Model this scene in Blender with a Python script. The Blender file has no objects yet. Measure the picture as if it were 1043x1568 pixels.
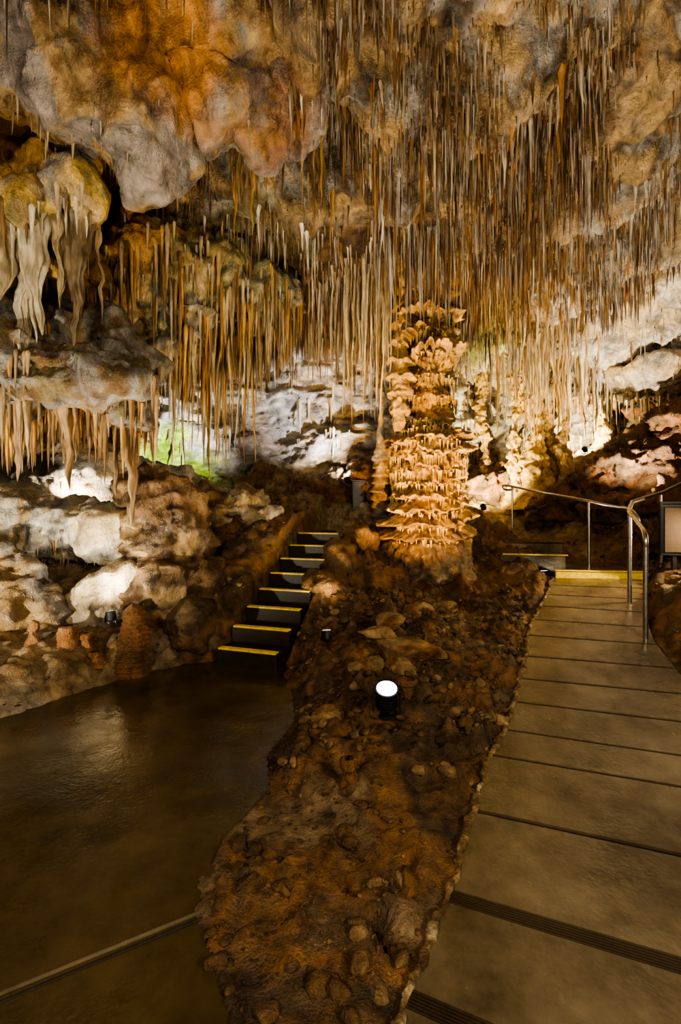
import bpy, bmesh, math, random
import numpy as np
from mathutils import Vector, Matrix
rng = np.random.default_rng(7); random.seed(7)
H = 1.65
# ------------------------------------------------------------ noise
def _h(ix, iy, iz, s=0):
    h = (ix*374761393 + iy*668265263 + iz*1274126177 + s*974634777) & 0xffffffff
    h = ((h ^ (h >> 13))*1274126177) & 0xffffffff
    h ^= h >> 16
    return h/4294967296.0
def vn(P, s=0):
    F = np.floor(P).astype(np.int64); f = P-F
    u = f*f*f*(f*(f*6-15)+10)
    r = 0
    for dx in (0, 1):
        for dy in (0, 1):
            for dz in (0, 1):
                w = (u[:, 0] if dx else 1-u[:, 0])*(u[:, 1] if dy else 1-u[:, 1])*(u[:, 2] if dz else 1-u[:, 2])
                r = r+w*_h(F[:, 0]+dx, F[:, 1]+dy, F[:, 2]+dz, s)
    return r*2-1
def fbm(P, sc=1.0, o=4, s=0, g=.5):
    a = 1; t = 0; n = 0; Q = np.asarray(P)*sc
    for i in range(o):
        t = t+a*vn(Q+i*17.3, s+i); n += a; a *= g; Q = Q*2.03
    return t/n*1.4
def rid(P, sc=1.0, o=4, s=0):
    a = 1; t = 0; n = 0; Q = np.asarray(P)*sc
    for i in range(o):
        t = t+a*(1-2*np.abs(vn(Q+i*9.1, s+i))); n += a; a *= .5; Q = Q*2.07
    return t/n
def worley(P, sc=1.0, s=0):
    Q = np.asarray(P)*sc; F = np.floor(Q).astype(np.int64)
    d1 = np.full(len(Q), 9.)
    for dx in (-1, 0, 1):
        for dy in (-1, 0, 1):
            for dz in (-1, 0, 1):
                a, b, c = F[:, 0]+dx, F[:, 1]+dy, F[:, 2]+dz
                p = np.stack([a+_h(a, b, c, s+1), b+_h(a, b, c, s+2), c+_h(a, b, c, s+3)], 1)
                d1 = np.minimum(d1, np.linalg.norm(Q-p, axis=1))
    return d1
def sst(a, b, x):
    t = np.clip((x-a)/(b-a), 0, 1); return t*t*(3-2*t)
# ------------------------------------------------------------ colours
CREAM = (.54, .43, .26); WHITE = (.60, .56, .48); TAN = (.36, .245, .12); RUST = (.25, .105, .035)
GREY = (.28, .265, .25); DARK = (.07, .045, .026); ORANGE = (.50, .21, .03); BROWN = (.165, .092, .038)
OLIVE = (.25, .225, .10); GOLD = (.58, .37, .10); PINK = (.37, .31, .26)
def pal(P, stops, sc=.7, s=50, o=6):
    t = np.clip(fbm(P, sc, o, s, .6)*.8+.5, 0, 1)
    xs = np.linspace(0, 1, len(stops)); st = np.array(stops)
    return np.stack([np.interp(t, xs, st[:, k]) for k in range(3)], 1)
STAINS = [  # mineral stains / lichen: centre, radius, colour, strength
    ((-1.4, 3.95, 5.55), .6, ORANGE, .85), ((-.75, 4.4, 5.6), .55, RUST, .9), ((-3.3, 5.3, 5.5), 1.3, ORANGE, .8), ((-3.2, 4.9, 5.0), .8, GOLD, .7),
    ((-3.0, 8.6, 2.4), .85, (.26, .36, .01), 1.0), ((3.2, 9.5, 4.9), .9, (.40, .42, .10), .6),
    ((-4.1, 8.5, 3.3), .5, (.5, .38, .05), .7), ((2.6, 8.2, 5.3), .6, (.40, .42, .10), .6),
    ((7, 9, 3.0), 1.6, RUST, .5), ((6, 6.5, 1.6), 1.5, RUST, .5), ((-1.2, 6.4, 5.2), .8, OLIVE, .6),
    ((4.6, 10.6, 3.6), 1.0, GOLD, .6), ((-2.0, 9.5, 3.0), .8, BROWN, .6), ((.6, 9.6, 2.2), 1.1, TAN, .85), ((-.8, 9.4, 1.9), 1.1, TAN, .8), ((-2.4, 7, 4.2), .9, TAN, .6),
]
def stain(P, C, s=90):
    n = fbm(P, 1.6, 4, s)
    for c, r, col, k in STAINS:
        d = np.linalg.norm(P-np.array(c), axis=1)/r
        w = (k*sst(0, .6, 1.15-d+n*.5))[:, None]
        C = C*(1-w)+np.array(col)*w*(.5+.5*C.mean(1, keepdims=True)/.3)
    return C
# ------------------------------------------------------------ mesh util
def mk(name, V, F, C=None, mat=None, smooth=True):
    me = bpy.data.meshes.new(name)
    V = np.asarray(V, dtype=np.float32); F = np.asarray(F, dtype=np.int32)
    k = F.shape[1]
    me.vertices.add(len(V)); me.vertices.foreach_set('co', V.ravel())
    me.loops.add(F.size); me.loops.foreach_set('vertex_index', F.ravel())
    me.polygons.add(len(F)); me.polygons.foreach_set('loop_start', np.arange(0, F.size, k, dtype=np.int32))
    me.update(calc_edges=True); me.validate()
    if smooth: me.polygons.foreach_set('use_smooth', np.ones(len(me.polygons), dtype=bool))
    if C is not None:
        a = me.color_attributes.new('Col', 'FLOAT_COLOR', 'POINT')
        a.data.foreach_set('color', np.concatenate([np.clip(C, 0, .9), np.ones((len(C), 1))], 1).astype(np.float32).ravel())
    if mat: me.materials.append(mat)
    ob = bpy.data.objects.new(name, me); bpy.context.collection.objects.link(ob)
    return ob
def gridF(nu, nv, wrap=False, flip=False):
    i = np.arange(nu if wrap else nu-1); j = np.arange(nv-1)
    I, J = np.meshgrid(i, j, indexing='ij'); I2 = (I+1) % nu
    a = I*nv+J; b = I2*nv+J; c = I2*nv+J+1; d = I*nv+J+1
    q = (a, d, c, b) if flip else (a, b, c, d)
    return np.stack([x.ravel() for x in q], 1)
# ------------------------------------------------------------ materials
def nd(nt, t, **kw):
    n = nt.nodes.new(t)
    for k, v in kw.items(): setattr(n, k, v)
    return n
def rockmat(name, scale=5, bump=.5, dist=.06, r0=.35, r1=.75, stretch=(1, 1, 1), gr=.6, spec=.5, grain=60):
    m = bpy.data.materials.new(name); m.use_nodes = True; nt = m.node_tree; L = nt.links.new
    b = nt.nodes['Principled BSDF']
    at = nd(nt, 'ShaderNodeAttribute', attribute_name='Col')
    tc = nd(nt, 'ShaderNodeNewGeometry'); mp = nd(nt, 'ShaderNodeMapping'); mp.inputs['Scale'].default_value = stretch
    L(tc.outputs['Position'], mp.inputs['Vector'])
    n1 = nd(nt, 'ShaderNodeTexNoise'); n1.inputs['Scale'].default_value = scale; n1.inputs['Detail'].default_value = 7; n1.inputs['Roughness'].default_value = .72; n1.inputs['Distortion'].default_value = .5
    n2 = nd(nt, 'ShaderNodeTexNoise'); n2.inputs['Scale'].default_value = grain; n2.inputs['Detail'].default_value = 2
    for n in (n1, n2): L(mp.outputs[0], n.inputs['Vector'])
    r = nd(nt, 'ShaderNodeMapRange'); r.inputs['From Min'].default_value = .36; r.inputs['From Max'].default_value = .64
    r.inputs['To Min'].default_value = 1-gr; r.inputs['To Max'].default_value = 1+gr*.75
    L(n1.outputs['Fac'], r.inputs['Value'])
    mx = nd(nt, 'ShaderNodeVectorMath', operation='SCALE'); L(at.outputs['Color'], mx.inputs[0]); L(r.outputs[0], mx.inputs['Scale'])
    L(mx.outputs[0], b.inputs['Base Color'])
    rr = nd(nt, 'ShaderNodeMapRange'); rr.inputs['From Min'].default_value = .38; rr.inputs['From Max'].default_value = .62
    rr.inputs['To Min'].default_value = r0; rr.inputs['To Max'].default_value = r1
    L(n1.outputs['Fac'], rr.inputs['Value']); L(rr.outputs[0], b.inputs['Roughness'])
    ad = nd(nt, 'ShaderNodeMath', operation='MULTIPLY_ADD'); ad.inputs[1].default_value = .16
    L(n2.outputs['Fac'], ad.inputs[0]); L(n1.outputs['Fac'], ad.inputs[2])
    bp = nd(nt, 'ShaderNodeBump'); bp.inputs['Strength'].default_value = bump; bp.inputs['Distance'].default_value = dist
    L(ad.outputs[0], bp.inputs['Height']); L(bp.outputs[0], b.inputs['Normal'])
    b.inputs['Specular IOR Level'].default_value = spec
    return m
def plain(name, col, rough=.5, metal=0, emi=None, es=0):
    m = bpy.data.materials.new(name); m.use_nodes = True; nt = m.node_tree; b = nt.nodes['Principled BSDF']
    n = nd(nt, 'ShaderNodeTexNoise'); n.inputs['Scale'].default_value = 25; n.inputs['Detail'].default_value = 5
    r = nd(nt, 'ShaderNodeValToRGB'); r.color_ramp.elements[0].position = .3; r.color_ramp.elements[1].position = .7
    r.color_ramp.elements[0].color = (*[c*.7 for c in col], 1); r.color_ramp.elements[1].color = (*[min(1, c*1.15) for c in col], 1)
    g = nd(nt, 'ShaderNodeNewGeometry'); nt.links.new(g.outputs['Position'], n.inputs['Vector'])
    nt.links.new(n.outputs['Fac'], r.inputs[0]); nt.links.new(r.outputs[0], b.inputs['Base Color'])
    b.inputs['Roughness'].default_value = rough; b.inputs['Metallic'].default_value = metal
    if emi: b.inputs['Emission Color'].default_value = (*emi, 1); b.inputs['Emission Strength'].default_value = es
    return m
def wetconcrete(name, c0, c1, r0, r1, bump=.25):
    m = bpy.data.materials.new(name); m.use_nodes = True; nt = m.node_tree; L = nt.links.new; b = nt.nodes['Principled BSDF']
    g = nd(nt, 'ShaderNodeNewGeometry')
    a = nd(nt, 'ShaderNodeTexNoise'); a.inputs['Scale'].default_value = 1.6; a.inputs['Detail'].default_value = 8; a.inputs['Roughness'].default_value = .68
    c = nd(nt, 'ShaderNodeTexNoise'); c.inputs['Scale'].default_value = 45; c.inputs['Detail'].default_value = 3
    d = nd(nt, 'ShaderNodeTexNoise'); d.inputs['Scale'].default_value = 5; d.inputs['Detail'].default_value = 5
    for n in (a, c, d): L(g.outputs['Position'], n.inputs['Vector'])
    r = nd(nt, 'ShaderNodeValToRGB'); r.color_ramp.elements[0].position = .38; r.color_ramp.elements[1].position = .66
    r.color_ramp.elements[0].color = (*c0, 1); r.color_ramp.elements[1].color = (*c1, 1); L(a.outputs['Fac'], r.inputs[0])
    L(r.outputs[0], b.inputs['Base Color'])
    q = nd(nt, 'ShaderNodeMapRange'); q.inputs['From Min'].default_value = .35; q.inputs['From Max'].default_value = .62
    q.inputs['To Min'].default_value = r0; q.inputs['To Max'].default_value = r1; L(d.outputs['Fac'], q.inputs['Value']); L(q.outputs[0], b.inputs['Roughness'])
    ad = nd(nt, 'ShaderNodeMath', operation='MULTIPLY_ADD'); ad.inputs[1].default_value = .35; L(c.outputs['Fac'], ad.inputs[0]); L(d.outputs['Fac'], ad.inputs[2])
    bp = nd(nt, 'ShaderNodeBump'); bp.inputs['Strength'].default_value = bump; bp.inputs['Distance'].default_value = .02
    L(ad.outputs[0], bp.inputs['Height']); L(bp.outputs[0], b.inputs['Normal'])
    b.inputs['Specular IOR Level'].default_value = .7
    return m
M_ceil = rockmat('limestone_ceiling', 4, 1, .14, .4, .8)
M_wall = rockmat('limestone_wall', 3.0, 1, .16, .35, .7, stretch=(1, 1, 1.5))
M_flow = rockmat('wet_flowstone', 3.5, 1, .10, .25, .6, stretch=(1.5, 1.5, .8), gr=.5)
M_straw = rockmat('stalactite_calcite', 9, .5, .02, .3, .6, stretch=(1, 1, .3), gr=.5)
M_col = rockmat('column_calcite', 8, 1, .05, .3, .6, gr=.45)
M_dirt = rockmat('damp_cave_earth', 8, 1, .07, .35, .75, gr=.55, grain=90)
M_floor = wetconcrete('wet_brown_concrete', (.038, .027, .011), (.092, .066, .029), .05, .26)
M_path = wetconcrete('wet_grey_concrete', (.07, .054, .033), (.20, .162, .105), .08, .30)
M_groove = wetconcrete('dark_wet_concrete', (.03, .021, .013), (.065, .048, .03), .25, .5)
M_yel = plain('yellow_nosing', (.85, .62, .06), .5)
M_dark = plain('dark_rubber', (.03, .022, .015), .6)
M_step = plain('step_stone', (.03, .021, .013), .5)
M_steel = plain('stainless_steel', (.6, .57, .53), .3, 1)
M_black = plain('black_housing', (.02, .02, .025), .35)
M_lens = plain('lit_lens', (.8, .85, .9), .2, 0, (.75, .87, 1), 5)
M_lensw = plain('lit_lens_warm', (.9, .8, .6), .2, 0, (1, .78, .45), 6)
# ------------------------------------------------------------ RBF height
def rbf(pts, smooth=.02):
    A = np.array(pts, float); X = A[:, :2]; z = A[:, 2]; n = len(X)
    def K(r): return np.where(r > 1e-9, r*r*np.log(r+1e-12), 0)
    D = np.linalg.norm(X[:, None]-X[None], axis=2)
    M = np.zeros((n+3, n+3)); M[:n, :n] = K(D)+np.eye(n)*smooth; M[:n, n] = 1; M[:n, n+1:] = X; M[n:, :n] = M[:n, n:].T
    w = np.linalg.solve(M, np.concatenate([z, [0, 0, 0]]))
    def f(x, y):
        x = np.asarray(x, float); sh = x.shape; Q = np.stack([x.ravel(), np.asarray(y, float).ravel()], 1)
        out = w[n]+Q@w[n+1:]
        for i in range(n): out = out+w[i]*K(np.linalg.norm(Q-X[i], axis=1))
        return out.reshape(sh)
    return f
def sdpoly(x, y, poly):
    p = np.array(poly, float); q = np.roll(p, -1, 0); P = np.stack([x, y], 1)
    d = np.full(len(P), 1e9); ins = np.zeros(len(P), bool)
    for a, b in zip(p, q):
        e = b-a; w = P-a; t = np.clip((w@e)/(e@e), 0, 1)
        d = np.minimum(d, np.linalg.norm(w-t[:, None]*e, axis=1))
        c = ((a[1] > P[:, 1]) != (b[1] > P[:, 1])) & (P[:, 0] < (b[0]-a[0])*(P[:, 1]-a[1])/(b[1]-a[1]+1e-12)+a[0])
        ins ^= c
    return np.where(ins, -d, d)
# ------------------------------------------------------------ CEILING
ceilf = rbf([(0, 0, 6.3), (0, 3.8, 5.95), (1.5, 7.3, 5.35), (3, 4, 6.0), (5, 6, 5.75), (4, 8, 5.35), (6.5, 9, 5.0), (5, 12, 4.9),
             (8, 11, 4.6), (0, 9.5, 5.1), (-1, 6, 5.4), (-2.5, 6.6, 5.0), (-3.5, 8, 4.5), (-1.5, 8.5, 4.8), (-3.5, 5, 5.8), (-5, 5, 5.6),
             (-6, 7, 4.9), (-3, 2, 6), (3, 0, 6.2), (8, 6, 5.3), (8, 2, 5.8), (2, 11, 5.0), (-6, 2, 5.8), (0, 14, 4.8), (9, 14, 4.6), (-6, 10, 4.5)])
cx = np.arange(-8.5, 10.5, .055); cy = np.arange(-2.5, 15, .055)
CX, CY = np.meshgrid(cx, cy, indexing='ij'); Z0 = ceilf(CX, CY)
P = np.stack([CX.ravel(), CY.ravel(), Z0.ravel()], 1)
dz = .42*fbm(P, .75, 3, 1)+.26*rid(P, 1.3, 5, 5)+.16*fbm(P, 3.5, 4, 9)
for hx, hy, hr, hd in ((-.35, 5.3, .55, .6), (-2.3, 5.2, .6, .5), (.2, 4.0, .4, .3), (4.3, 5.2, .5, .35), (2.9, 7.4, .4, .3), (-.9, 3.6, .35, .3)):  # solution pockets
    dz += hd*np.exp(-((P[:, 0]-hx)**2+(P[:, 1]-hy)**2)/hr**2)
P[:, 2] += dz-.08
C = pal(P, [BROWN, DARK, BROWN, (.22, .165, .11), TAN, DARK, GREY, TAN], .8, 21)
rw = sst(4.3, 6.0, P[:, 0]+.5*(P[:, 1]-6))[:, None]*.85
C = C*(1-rw)+pal(P*np.array([1, 2, 1]), [TAN, CREAM, PINK, WHITE, CREAM, WHITE], .9, 33)*rw
C = stain(P, C)
CG = P[:, 2].reshape(CX.shape)
mk('ceiling', P, gridF(len(cx), len(cy), flip=True), C, M_ceil)
def cz(x, y):
    fx = np.clip((np.asarray(x)-cx[0])/.055, 0, len(cx)-2.001); fy = np.clip((np.asarray(y)-cy[0])/.055, 0, len(cy)-2.001)
    i = fx.astype(int); j = fy.astype(int); u = fx-i; v = fy-j
    return CG[i, j]*(1-u)*(1-v)+CG[i+1, j]*u*(1-v)+CG[i, j+1]*(1-u)*v+CG[i+1, j+1]*u*v
# ------------------------------------------------------------ SPIKES (stalactites)
def spikes(name, X, Y, ZT, L, R, col, mat=M_straw, sides=6, rings=6, power=.55, flare=.8, wob=.0, drift=.02, up=False, disp=0, flute=0, seed=0, parent=None, aspect=None):
    N = len(X); t = np.linspace(0, 1, rings)
    if rings >= 8: t = t**1.25
    pr = (1-t)**power*(1-.15*t)+flare*np.exp(-t*9); pr[-1] = .04
    if rings >= 8: pr[0] *= .3
    th = np.linspace(0, 2*np.pi, sides, endpoint=False)
    ph = rng.uniform(0, 6.28, N); dr = rng.normal(0, 1, (N, 2))*drift
    wv = (1+wob*np.sin(t[None]*rng.uniform(6, 22, N)[:, None]+ph[:, None]))
    rad = R[:, None]*pr[None]*wv
    A = th[None, None]+ph[:, None, None]
    fl = 1+flute*np.sin(A*rng.integers(3, 8, N)[:, None, None])
    asp = rng.uniform(.75, 1.2, N)[:, None, None] if aspect is None else np.asarray(aspect)[:, None, None]
    V = np.zeros((N, rings, sides, 3))
    V[..., 0] = X[:, None, None]+rad[..., None]*np.cos(A)*fl*asp+(dr[:, 0, None]*t[None]**1.5*L[:, None])[..., None]
    V[..., 1] = Y[:, None, None]+rad[..., None]*np.sin(A)*fl+(dr[:, 1, None]*t[None]**1.5*L[:, None])[..., None]
    sg = 1 if up else -1
    V[..., 2] = (ZT[:, None]+sg*L[:, None]*t[None])[..., None]
    P = V.reshape(-1, 3)
    if disp:
        d = fbm(P*np.array([1, 1, .6]), 5, 3, seed); P[:, 0] += disp*d; P[:, 1] += disp*fbm(P*np.array([1, 1, .6]), 5, 3, seed+5)
    C = np.repeat(col[:, None, :], rings*sides, axis=1).reshape(-1, 3)
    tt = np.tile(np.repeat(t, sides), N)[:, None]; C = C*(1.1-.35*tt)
    k = np.arange(N)[:, None, None]*rings*sides; r = np.arange(rings-1)[None, :, None]*sides; s = np.arange(sides)[None, None]; s2 = (s+1) % sides
    F = np.stack([(k+r+s).ravel(), (k+r+s2).ravel(), (k+r+sides+s2).ravel(), (k+r+sides+s).ravel()], 1)
    if not up: F = F[:, ::-1]
    o = mk(name, P, F, C, mat)
    if parent: o.parent = parent
    return o
SC = np.array([(.26, .17, .09), (.44, .35, .24), (.15, .085, .04), (.52, .46, .38), (.34, .18, .07), (.36, .31, .27), (.11, .068, .038)])
def scol(x, y, extra=None):
    P = np.stack([x, y, 0*x], 1); t = np.clip(fbm(P, .9, 3, 44)*.5+.5+rng.normal(0, .25, len(x)), 0, .999)
    return SC[(t*len(SC)).astype(int)]*rng.uniform(.7, 1.25, (len(x), 1))
W = [(.58, .5, .37), (.48, .37, .23), (.4, .3, .17)]; O = [(.55, .32, .1), (.46, .23, .06), (.45, .33, .18)]; Bn = [(.3, .18, .085), (.22, .13, .06), (.38, .27, .15)]
def fringe(name, P, Nz, n, L0, L1, r0, r1, cols, seed, thr=-.25, parent=None, zmin=-9, clus=.0):
    m = np.where((Nz < thr) & (P[:, 2] > zmin))[0]
    if len(m) == 0: return
    pm = fbm(P[m], 2.2, 2, seed); m = m[pm > clus-.1]
    if len(m) == 0: return
    i = m[rng.integers(0, len(m), n)]; u = rng.random(n); L = L0+(L1-L0)*u**2.2; R = r0+(r1-r0)*u
    cc = np.array(cols)[rng.integers(0, len(cols), n)]*rng.uniform(.7, 1.2, (n, 1))
    return spikes(name, P[i, 0]+rng.normal(0, .01, n), P[i, 1]+rng.normal(0, .01, n), P[i, 2]+.08, L+.08, R, cc, sides=7, rings=10, power=.6, flare=.4, wob=.1, flute=.08, parent=parent)
# ------------------------------------------------------------ WALLS
def catmull(pts, n):
    p = np.array(pts, float); p = np.vstack([2*p[0]-p[1], p, 2*p[-1]-p[-2]]); out = []
    m = len(p)-3
    for t in np.linspace(0, m-1e-6, n):
        i = int(t); u = t-i; a, b, c, d = p[i:i+4]
        out.append(.5*((2*b)+(-a+c)*u+(2*a-5*b+4*c-d)*u*u+(-a+3*b-3*c+d)*u**3))
    return np.array(out)
def wall(name, plan, n, stops, seed, strat=2.2, lean=0.0, nf=600):
    c = catmull(plan, n); t = np.gradient(c, axis=0); t /= np.linalg.norm(t, axis=1)[:, None]
    nn = np.stack([t[:, 1], -t[:, 0]], 1)
    z = np.arange(-.3, 7.0, .045)
    V = np.zeros((n, len(z), 3)); V[:, :, 0] = c[:, None, 0]; V[:, :, 1] = c[:, None, 1]; V[:, :, 2] = z[None]
    P = V.reshape(-1, 3); N = np.repeat(nn, len(z), axis=0)
    zz = P[:, 2]
    Q = P*np.array([1, 1, strat])
    warp = P+.3*np.stack([fbm(P, 1, 2, seed+70), fbm(P, 1, 2, seed+71), fbm(P, 1, 2, seed+72)], 1)
    d = .5*fbm(P, .55, 3, seed)+.26*rid(warp*np.array([.6, .6, 1.5]), 1.1, 5, seed+3)+.14*fbm(Q, 3.0, 4, seed+8)
    lm = sst(-.2, .4, fbm(P, .7, 2, seed+40)); e = .25*fbm(P*np.array([1, 1, .2]), 1.2, 4, seed+41)
    d += lm*.26*(1-(((zz+e)/.55) % 1.0))
    d += lean*np.clip(zz-2.5, 0, 4)+.12*np.clip(2.5-zz, 0, 3)
    P2 = P.copy(); P2[:, :2] += N*d[:, None]
    C = pal(P*np.array([1, 1, 1.8]), stops, .8, seed+20); C = stain(P2, C)
    o = mk(name, P2, gridF(n, len(z)), C, M_wall)
    D = d.reshape(n, -1); und = np.zeros_like(D); und[:, 1:] = -(D[:, 1:]-D[:, :-1])*6
    fringe(name+'_stalactites', P2, und.ravel(), nf, .08, .7, .01, .035, W+Bn, seed+60, -.35, zmin=3.0, clus=.1, parent=o)
    return o
wall('wall_left', [(-6.3, -1), (-6.3, 3), (-6.0, 6), (-5.2, 8), (-3.7, 9.0)], 220, [BROWN, TAN, GREY, CREAM, WHITE], 100, lean=.15)
wall('wall_back', [(-4.1, 8.8), (-3.5, 9.15), (-1.5, 9.7), (.5, 9.8), (2.0, 10.4), (3.3, 12.2), (5.5, 12.9), (7.5, 12.5), (8.2, 11.2)], 380, [TAN, CREAM, GREY, CREAM, PINK, WHITE, GREY, WHITE], 140, lean=.12, nf=900)
wall('wall_right', [(7.9, 11.8), (8.4, 10), (8.3, 7), (7.4, 4), (7, -1)], 240, [DARK, RUST, BROWN, TAN, CREAM], 180, lean=.2)
# ------------------------------------------------------------ GROUND
Lp = [(-.25, .2), (-.05, .8), (.19, 1.47), (.54, 2.1), (.93, 2.9), (1.27, 3.42), (1.64, 4.1), (2.06, 4.95), (2.56, 5.7), (2.95, 6.35)]
Rp = [(1.2, -.5), (1.35, .15), (1.58, .85), (1.85, 1.6), (2.2, 2.45), (2.5, 3.0), (2.85, 3.75), (3.15, 4.6), (3.6, 5.35), (4.1, 6.15)]
Zp = [0, 0, 0, 0, .04, .12, .24, .40, .58, .74]
gpts = [(-.4, 1.2, -.01), (0, 1.2, .01), (.1, 1.5, .01), (-.5, 2, 0), (0, 2, .05), (.45, 2, .02), (-.45, 3, .01), (.2, 3, .15), (.8, 3, .07), (.3, 3.6, .23),
        (-.4, 4, .05), (.3, 4.5, .36), (1.3, 4, .25), (-.4, 5, .25), (.6, 5.5, .5), (1.8, 5, .45), (-.25, 5.6, .6), (.05, 6.4, .95), (.3, 7, 1.25), (.6, 8, 1.6),
        (.8, 6.6, .70), (1.5, 6.5, .55), (.7, 7.2, .98), (2.3, 7.2, .95), (1.5, 7.4, .8), (1.5, 8.6, 1.4), (3, 7.6, .95), (3.6, 9.7, 1.3), (2.8, 9, 1.4),
        (4, 8.3, 1.0), (3.8, 7, .8), (4.6, 7.2, .9), (1.25, 3.42, .13), (1.6, 4.1, .26), (2.05, 4.95, .42), (2.5, 5.7, .6), (2.88, 6.2, .74),
        (2, .5, 0), (2.2, 2.0, .05), (2.7, 2.9, .2), (3.1, 3.7, .35), (3.4, 4.5, .5), (4.0, 5.2, .8), (4.7, 6.1, 1.0), (5.5, 7.5, 1.5), (6.5, 8, 2.4), (7.5, 9, 3.7),
        (6.6, 9.4, 3.2), (6.5, 11, 3.2), (5, 10, 2.0), (4.7, 11.5, 2.3), (3, 11, 1.9), (6, 6, 1.6), (7, 6, 2.3), (5, 3.2, 1.3), (7, 3, 2.0), (4, 2, .8),
        (0, 8.6, 1.9), (-1, 8, 1.7), (-1, 9, 2.1), (-2, 8, 1.8), (-3, 8, 1.9), (-4, 8, 2.1), (-2, 7, 1.5), (-1.7, 6.2, 1.1), (-1.8, 5.4, .6), (-2.5, 5.5, .5),
        (-3, 6.5, 1.2), (-4, 6, 1.0), (-3.5, 5, .45), (-3, 4.2, .2), (-4, 4, .4), (-5, 6, 1.2), (-5, 3, .5), (-1.55, 5.1, .4), (-1.4, 5.7, .85), (-1.15, 6.4, 1.25), (-.95, 7, 1.5),
        (-2, 0, 0), (-5, 0, .2), (9, 12, 4), (9, 0, 2.5), (-7, 9, 2.2), (0, 13, 2.6)]
gf = rbf(gpts)
FLOORP = [(-9, -1.5), (-.28, -1.5), (-.38, 1.47), (-.6, 1.84), (-.62, 2.3), (-.45, 2.7), (-.52, 3.1), (-.38, 3.6), (-.5, 4.3), (-.55, 4.8), (-1.3, 5.1), (-1.7, 5.0), (-2.1, 4.6), (-2.4, 4.1), (-2.75, 3.6), (-3.6, 3.3), (-9, 3.0)]
PATHP = Lp+[(3.0, 7.6), (4.6, 7.3)]+Rp[::-1]
sd = np.array([.31, .95]); sd /= np.linalg.norm(sd); sp = np.array([sd[1], -sd[0]])
S0 = np.array([-1.0, 4.84]); SW = .36; RISE = .165; RUN = .3115
STAIRP = [tuple(S0+sp*a*SW+sd*b) for a, b in ((-1, -.05), (1, -.05), (1, 3.6), (-1, 3.6))]
yy = [.2]
while yy[-1] < 13.5: yy.append(yy[-1]+.011+.0036*yy[-1])
gy = np.array(yy); gx = np.concatenate([np.arange(-6.5, -1, .04), np.arange(-1, 3.2, .017), np.arange(3.2, 9, .045)])
GX, GY = np.meshgrid(gx, gy, indexing='ij')
x = GX.ravel(); y = GY.ravel(); z = gf(x, y); P = np.stack([x, y, z], 1)
amp = .5+.65*sst(4.5, 7, y)+.5*sst(-1.5, -2.5, x)
wp = P+.15*np.stack([fbm(P, 2, 2, 71), fbm(P, 2, 2, 72), 0*x], 1)
stones = np.clip(.6-worley(wp, 2.6, 4), 0, .32)+.7*np.clip(.5-worley(wp, 6.0, 6), 0, .28)+.35*np.clip(.5-worley(wp, 14.0, 8), 0, .3)
z = z+amp*(.12*fbm(P, 1.4, 3, 11)+.10*rid(wp, 2.0, 5, 12))+.22*stones*sst(-.8, .2, fbm(P, .9, 2, 15))+.04*rid(P, 6, 4, 13)-.05
sF = sdpoly(x, y, FLOORP); sP = sdpoly(x, y, PATHP); sS = sdpoly(x, y, STAIRP)
k = sst(-.04, .28, sF+.18*fbm(P, 2.0, 5, 31)); z = np.where(sF < .6, z*k+(-.05)*(1-k), z); z = np.where(sF < -.12, -.1, z)
z = np.where((sF > .02) & (sF < .6) & (y < 5.2), np.maximum(z, .008+.012*fbm(P, 6, 3, 32)), z)
pth = rbf([(l[0], l[1], q) for l, q in zip(Lp, Zp)]+[(l[0], l[1], q) for l, q in zip(Rp, Zp)]+[(3, 7.6, .84), (4.6, 7.3, .84)])(x, y)
k = sst(-.02, .14, sP+.03*fbm(P, 5, 2, 33)); z = z*k+(np.minimum(z, pth-.1))*(1-k)
near = (sP > 0) & (sP < .12); z = np.where(near, np.maximum(z, pth-.01+.015*fbm(P, 8, 3, 34)), z)
stz = RISE*(1+((x-S0[0])*sd[0]+(y-S0[1])*sd[1])/RUN)
k = sst(-.02, .06, sS); z = z*k+(np.clip(stz, 0, 1.5)-.28)*(1-k)
P[:, 2] = z
C = pal(P, [BROWN, (.12, .073, .038), (.075, .047, .027), (.19, .108, .05), (.26, .13, .05), (.14, .086, .045), (.24, .165, .095)], 1.6, 61)
w = sst(6, 8, y)[:, None]*.6; C = C*(1-w)+pal(P, [BROWN, RUST, TAN, CREAM], 1.1, 62)*w
w = sst(-1.6, -2.6, x)[:, None]*.5; C = C*(1-w)+pal(P, [BROWN, TAN, CREAM, WHITE], 1.1, 63)*w
C = stain(P, C)
mk('earth_mound', P, gridF(len(gx), len(gy)), C, M_dirt)
GZ = z.reshape(GX.shape)
def gz(a, b):
    i = min(max(int(np.searchsorted(gx, a)), 1), len(gx)-1); j = min(max(int(np.searchsorted(gy, b)), 1), len(gy)-1); return float(GZ[i, j])
fx_ = np.linspace(-6.3, -.1, 60); fy_ = np.linspace(-1.2, 5.3, 60); A, B = np.meshgrid(fx_, fy_, indexing='ij')
Vf = np.stack([A.ravel(), B.ravel(), 0*A.ravel()], 1); Vf[:, 2] = .012*fbm(Vf, .8, 2, 3)-.004
mk('floor', Vf, gridF(60, 60), None, M_floor)
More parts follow.
